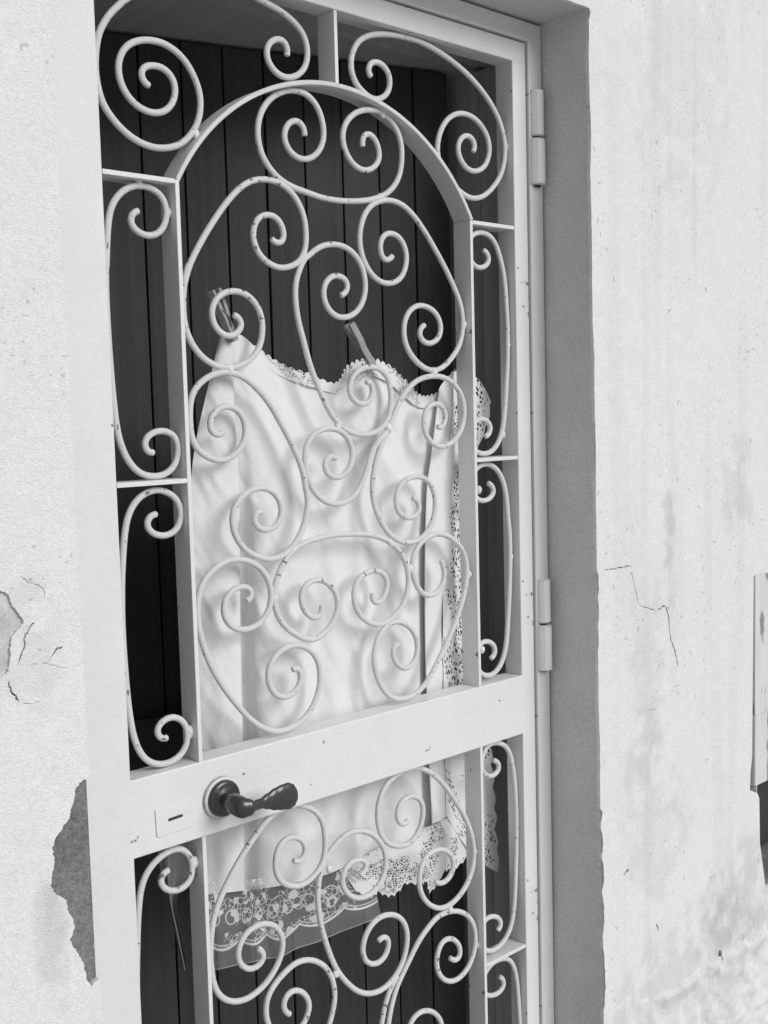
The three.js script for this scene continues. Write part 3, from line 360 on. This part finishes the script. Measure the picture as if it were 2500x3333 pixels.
{
  const cur = thing('lace_curtain', 'white cotton cloth with lace borders hanging inside the grille of the iron door', 'curtain');
  const col = (z, ...p) => ({ p, z });
  const wr = (x, y, u, v) => { const n = fbm(x * 0.012 + 0.004 * y, y * 0.006, 3, 901) - 0.5, m = fbm((x - 0.5 * y) * 0.03, (y + 0.3 * x) * 0.008, 2, 911) - 0.5; return (0.008 * n + 0.006 * m * (1 - 0.6 * v)) * smooth(0, 0.1, v) - 0.001 - 0.022 * smooth(0.66, 0.86, v); };
  part('cotton_panel', cols([
    col([-0.034, -0.056, -0.060], [476, 726], [446, 850], [424, 950], [412, 1050], [420, 1300], [432, 1600], [446, 1932]),
    col([-0.030, -0.050, -0.056], [480, 722], [458, 850], [444, 960], [440, 1050], [445, 1300], [452, 1600], [462, 1931]),
    col([-0.027, -0.042, -0.046], [486, 718], [474, 850], [470, 960], [472, 1050], [476, 1300], [484, 1600], [490, 1928]),
    col([-0.026, -0.041, -0.042], [496, 716], [504, 850], [510, 960], [514, 1050], [516, 1300], [522, 1600], [526, 1924]),
    col([-0.027, -0.044, -0.045], [499, 716], [505, 850], [512, 960], [517, 1050], [519, 1300], [525, 1600], [529, 1924]),
    col([-0.033, -0.082, -0.084], [500, 717], [500, 850], [500, 960], [502, 1050], [504, 1300], [510, 1600], [516, 1924]),
    col([-0.034, -0.080, -0.082], [506, 718], [510, 850], [518, 960], [526, 1050], [530, 1300], [536, 1600], [540, 1923]),
    col([-0.036, -0.060, -0.064], [525, 726], [535, 850], [542, 960], [548, 1050], [550, 1300], [556, 1600], [558, 1920]),
    col([-0.042, -0.045, -0.050], [560, 757], [584, 870], [592, 960], [594, 1050], [594, 1300], [596, 1600], [596, 1915]),
    col([-0.046, -0.042, -0.046], [610, 792], [640, 895], [648, 970], [648, 1050], [646, 1300], [644, 1600], [640, 1906]),
    col([-0.050, -0.052, -0.056], [650, 808], [674, 910], [682, 975], [684, 1050], [682, 1300], [680, 1600], [674, 1898]),
    col([-0.048, -0.044, -0.050], [690, 819], [710, 918], [716, 980], [720, 1050], [722, 1300], [722, 1600], [714, 1886]),
    col([-0.046, -0.045, -0.052], [724, 829], [738, 925], [745, 985], [750, 1050], [754, 1300], [754, 1600], [745, 1872]),
    col([-0.036, -0.041, -0.046], [748, 806], [766, 905], [774, 980], [778, 1050], [780, 1300], [780, 1600], [774, 1857]),
    col([-0.027, -0.052, -0.058], [786, 780], [800, 900], [806, 980], [806, 1050], [802, 1300], [800, 1600], [796, 1844]),
    col([-0.030, -0.054, -0.060], [800, 783], [820, 900], [828, 980], [830, 1050], [830, 1300], [826, 1600], [820, 1830]),
    col([-0.036, -0.043, -0.048], [830, 792], [848, 905], [856, 980], [860, 1050], [862, 1300], [862, 1600], [858, 1814]),
    col([-0.045, -0.043, -0.047], [868, 824], [880, 920], [885, 985], [888, 1050], [890, 1300], [890, 1600], [886, 1802]),
    col([-0.049, -0.056, -0.060], [900, 853], [906, 932], [910, 990], [914, 1050], [916, 1300], [916, 1600], [910, 1792]),
    col([-0.050, -0.056, -0.060], [930, 860], [938, 936], [942, 990], [944, 1050], [944, 1300], [946, 1600], [944, 1780]),
    col([-0.047, -0.054, -0.058], [946, 846], [942, 930], [934, 990], [926, 1050], [922, 1300], [928, 1600], [936, 1783]),
    col([-0.041, -0.043, -0.046], [948, 840], [938, 928], [930, 990], [922, 1050], [917, 1300], [924, 1600], [933, 1781]),
    col([-0.042, -0.040, -0.045], [966, 815], [962, 915], [952, 985], [944, 1050], [938, 1300], [946, 1600], [952, 1772]),
    col([-0.046, -0.045, -0.048], [986, 800], [982, 900], [974, 980], [966, 1050], [960, 1300], [964, 1600], [968, 1762]),
  ], 320, 200, (u, v) => [u * 0.75, 1 - v * 0.85], wr), M.cotton, cur, 'plain white cotton with soft vertical folds');
  // lace textures: threads and holes of the fabric
  const cell = (x, y, s) => { let a = 9, b = 9; const xi = Math.floor(x), yi = Math.floor(y); for (let j = -1; j < 2; j++) for (let i = -1; i < 2; i++) { const cx = xi + i + hash(xi + i, yi + j, s), cy = yi + j + hash(xi + i, yi + j, s + 5), d = Math.hypot(cx - x, cy - y); if (d < a) { b = a; a = d; } else if (d < b) b = d; } return b - a; };
  const scal = (u, n, d) => d * Math.abs(Math.sin(u * Math.PI * n)) ** 0.6;
  function lace(w, h, cw, ch, open, seed, edge) {                                   // cw, ch: size in cells
    return tex(w, h, (u, v) => {
      if (edge && edge(u, v) < 0) return 0;
      const big = fbm(u * cw * 0.13, v * ch * 0.13, 2, seed), holes = cell(u * cw, v * ch, seed + 3), flower = cell(u * cw * 0.28, v * ch * 0.28, seed + 7);
      let thr = open + 0.55 * smooth(0.45, 0.62, big); if (flower < 0.10) thr = 0.9; if (edge && edge(u, v) < 0.05) thr = 1;
      return holes < thr ? 1 : 0;
    }, false, THREE.ClampToEdgeWrapping);
  }
  const thread = (alphaMap, c = 0.72) => std({ color: new THREE.Color(c, c, c), alphaMap, transparent: true, side: THREE.DoubleSide, roughness: 0.95, bumpMap: alphaMap, bumpScale: 0.0008 });
  const uv01 = (u, v) => [u, 1 - v];
  // crocheted border down the right side
  part('side_lace', cols([
    col([-0.046, -0.046, -0.048], [978, 806], [976, 900], [968, 980], [962, 1050], [957, 1300], [960, 1600], [964, 1762]),
    col([-0.050, -0.048, -0.049], [1006, 800], [1003, 900], [992, 980], [984, 1050], [979, 1300], [990, 1600], [1008, 1830]),
    col([-0.054, -0.052, -0.050], [1042, 830], [1036, 915], [1010, 990], [1003, 1060], [1002, 1300], [1030, 1600], [1050, 1870]),
    col([-0.056, -0.054, -0.050], [1063, 872], [1060, 905], [1030, 985], [1022, 1060], [1024, 1300], [1064, 1600], [1083, 1888]),
  ], 40, 160, uv01, (x, y, u, v) => 0.006 * (fbm(x * 0.03, y * 0.012, 2, 921) - 0.5) - 0.020 * smooth(0.66, 0.86, v)), thread(lace(256, 2048, 15, 120, 0.36, 1001, (u, v) => 1 - u - 0.06 * fbm(v * 60, 1, 3, 1005) - 0.05 * (1 - Math.abs(Math.sin(v * 70))))), cur, 'open crocheted lace border');
  part('hem_lace', cols([
    col([-0.051, -0.052, -0.053], [733, 1880], [752, 1900], [775, 1935]),
    col([-0.048, -0.050, -0.051], [790, 1846], [800, 1880], [812, 1945]),
    col([-0.050, -0.052, -0.054], [840, 1820], [850, 1870], [858, 1938]),
    col([-0.047, -0.049, -0.050], [890, 1798], [900, 1850], [912, 1915]),
    col([-0.050, -0.050, -0.052], [930, 1783], [945, 1850], [925, 1935]),
    col([-0.047, -0.047, -0.049], [962, 1768], [980, 1830], [968, 1890]),
    col([-0.050, -0.050, -0.051], [1010, 1745], [1015, 1810], [1016, 1866]),
  ], 80, 40, uv01, (x, y) => -0.023 + 0.005 * (fbm(x * 0.03, y * 0.02, 2, 931) - 0.5)), thread(lace(1024, 512, 64, 27, 0.32, 1101, (u, v) => v - 0.02 - 0.13 * (1 - Math.abs(Math.sin(u * 16))) - 0.05 * Math.abs(Math.sin(u * 70)))), cur, 'scalloped lace along the lower hem');
  part('top_lace', cols([
    col([-0.044, -0.044, -0.044], [545, 738], [552, 760], [556, 775]), col([-0.046, -0.046, -0.046], [600, 776], [604, 800], [606, 812]), col([-0.047, -0.047, -0.047], [668, 803], [670, 822], [672, 835]), col([-0.046, -0.046, -0.046], [726, 822], [730, 840], [733, 850]),
    col([-0.035, -0.035, -0.035], [746, 786], [758, 815], [766, 835]), col([-0.025, -0.025, -0.027], [788, 768], [792, 790], [795, 812]), col([-0.034, -0.034, -0.034], [832, 778], [834, 800], [836, 825]), col([-0.043, -0.043, -0.043], [880, 818], [880, 840], [880, 862]), col([-0.048, -0.048, -0.048], [908, 848], [907, 866], [906, 880]), col([-0.048, -0.048, -0.048], [940, 846], [939, 862], [938, 876]), col([-0.044, -0.044, -0.044], [984, 790], [980, 812], [976, 830]),
  ], 120, 12, uv01, () => 0.0012), thread(lace(2048, 128, 120, 6, 0.34, 1201, (u, v) => 1 - v - 0.16 * (1 - Math.abs(Math.sin(u * 120))) - 0.12 * fbm(u * 40, 1, 3, 1210) - 0.02)), cur, 'narrow lace edging along the sagging top');
  // sheer embroidered net under the hem
  const emb = tex(1024, 512, (u, v) => {
    const d = 1 - v, sc = 0.70 + 0.10 * Math.abs(Math.sin(u * 15)) ** 0.7; let a = 0.20 + 0.10 * (vnoise(u * 300, v * 150, 1301) - 0.5);
    const fl = cell(u * 15, v * 6, 1311), st = cell(u * 34, v * 15, 1321), n = fbm(u * 14, v * 7, 3, 1331);
    if (d < sc) { if (fl > 0.42 && n > 0.40) a = 0.80; else if (st < 0.10 && n > 0.46) a = 0.72; const e = sc - d; if (e < 0.03) a = 0.88; else if (e > 0.05 && e < 0.07) a = 0.66; const ring = Math.abs(Math.hypot(((u * 9.5) % 1 - 0.5) * 1.1, (d - 0.42) * 4.2) - 0.34); if (ring < 0.035) a = 0.75; }
    else a = d > 0.985 ? 0.4 : 0.17;
    return a;
  }, false, THREE.ClampToEdgeWrapping);
  part('net_panel', cols([
    col([-0.054, -0.056, -0.056], [440, 1905], [448, 2000], [455, 2098]), col([-0.056, -0.050, -0.048], [475, 1905], [480, 2000], [484, 2092]), col([-0.053, -0.058, -0.060], [510, 1905], [514, 2000], [516, 2084]), col([-0.056, -0.051, -0.050], [540, 1900], [546, 2000], [550, 2078]),
    col([-0.056, -0.059, -0.062], [560, 1898], [568, 2000], [574, 2072]), col([-0.056, -0.051, -0.050], [590, 1895], [600, 1990], [610, 2066]), col([-0.057, -0.060, -0.062], [618, 1888], [632, 1980], [640, 2050]), col([-0.058, -0.055, -0.055], [660, 1875], [676, 1960], [690, 2034]), col([-0.058, -0.059, -0.060], [705, 1860], [722, 1940], [735, 2014]), col([-0.058, -0.056, -0.056], [745, 1850], [765, 1920], [778, 1998]), col([-0.058, -0.058, -0.058], [790, 1838], [808, 1910], [824, 1980]),
  ], 140, 60, uv01, () => -0.022), std({ color: new THREE.Color(0.7, 0.7, 0.7), alphaMap: emb, transparent: true, side: THREE.DoubleSide, roughness: 0.95 }), cur, 'sheer embroidered net with scalloped lower edge');
}
{ // limp end of grey cloth hanging in the gap behind the lock side of the grille
  const st = thing('cloth_strip', 'dim grey end of cloth hanging behind the scrolls below the lock', 'cloth'), q = (x, y) => { const a = px('Z', 0, 0); return [(400 + x / 2.177) * 0.6636, (2750 + y / 2.177) * 0.6636]; };
  const C = (z, ...p) => ({ z, p: p.map(([x, y]) => q(x, y)) });
  part('fabric', cols([C(-0.115, [240, -40], [262, 160], [305, 360], [370, 640], [425, 885]), C(-0.105, [330, -50], [335, 160], [335, 360], [388, 640], [438, 888]), C(-0.118, [370, -55], [356, 170], [345, 370], [398, 640], [446, 880]), C(-0.11, [520, -80], [480, 160], [385, 380], [415, 640], [462, 878])], 40, 60, (u, v) => [u * 0.1, v * 0.2]), std({ color: new THREE.Color(0.2, 0.2, 0.2), side: THREE.DoubleSide, bumpMap: rep(weave, 8, 8), bumpScale: 0.0005 }), st);
}
// ---------------------------------------------------------------- clothes pegs
{
  const wood = std({ map: tex(128, 512, (u, v) => sr(0.30 + 0.16 * (fbm(u * 16, v * 3, 4, 1401) - 0.5))), roughness: 0.8 }), wire = std({ color: new THREE.Color(0.35, 0.35, 0.35), metalness: 0.8, roughness: 0.4 });
  function peg(p0, p1, spread, label) {
    const t = thing('clothes_peg', label, 'clothes peg', 'pegs holding the curtain'), L = p0.distanceTo(p1), w = 0.0050;
    const prong = (s) => { // half of the peg: thin at the tail, notched at the jaw
      const sh = new THREE.Shape([[0.0003, 0], [0.0062, 0.001], [0.0066, 0.012], [0.0058, L * 0.42], [0.0092, L * 0.62], [0.0100, L * 0.98], [0.0080, L], [0.0048, L], [0.0012, L * 0.5], [0.0026, L * 0.30], [0.0003, L * 0.22]].map(([a, b]) => new THREE.Vector2(a * s, b)));
      const g = new THREE.ExtrudeGeometry(sh, { depth: 2 * w - 0.001, bevelEnabled: true, bevelThickness: 0.0005, bevelSize: 0.0005, bevelSegments: 1, bevelOffset: -0.0005 }); g.translate(0, 0, -w + 0.0005); const uv = g.attributes.uv, p = g.attributes.position; for (let i = 0; i < uv.count; i++) uv.setXY(i, p.getX(i) * 60 + p.getZ(i) * 40, p.getY(i) * 14); return g; };
    part('prong', prong(1), wood, t); part('prong', prong(-1), wood, t);
    const c = new THREE.CatmullRomCurve3([...Array(40)].map((_, i) => new THREE.Vector3(0.003 * Math.cos(i * 0.8), L * 0.40 + 0.003 * Math.sin(i * 0.8), lerp(-w - 0.001, w + 0.001, i / 39)))); part('spring', mergeGeometries([new THREE.TubeGeometry(c, 120, 0.0007, 5), new THREE.TubeGeometry(new THREE.LineCurve3(new THREE.Vector3(0.004, L * 0.42, w + 0.0012), new THREE.Vector3(-0.0075, L * 0.62, w + 0.0012)), 4, 0.0007, 5)]), wire, t);
    t.position.copy(p0); const y = p1.clone().sub(p0).normalize(); t.quaternion.setFromUnitVectors(new THREE.Vector3(0, 1, 0), y); t.rotateY(spread);
  }
  peg(pt('Z', 505, 738, -0.022), pt('Z', 462, 626, -0.030), 0.35, 'grey wooden clothes peg clipped upright on the small scroll at the curtain corner');
  peg(pt('Z', 806, 796, -0.022), pt('Z', 752, 700, -0.034), 1.45, 'thin wooden clothes peg seen edgewise on the middle scroll above the sagging lace');
}
renderer.render(scene, camera);
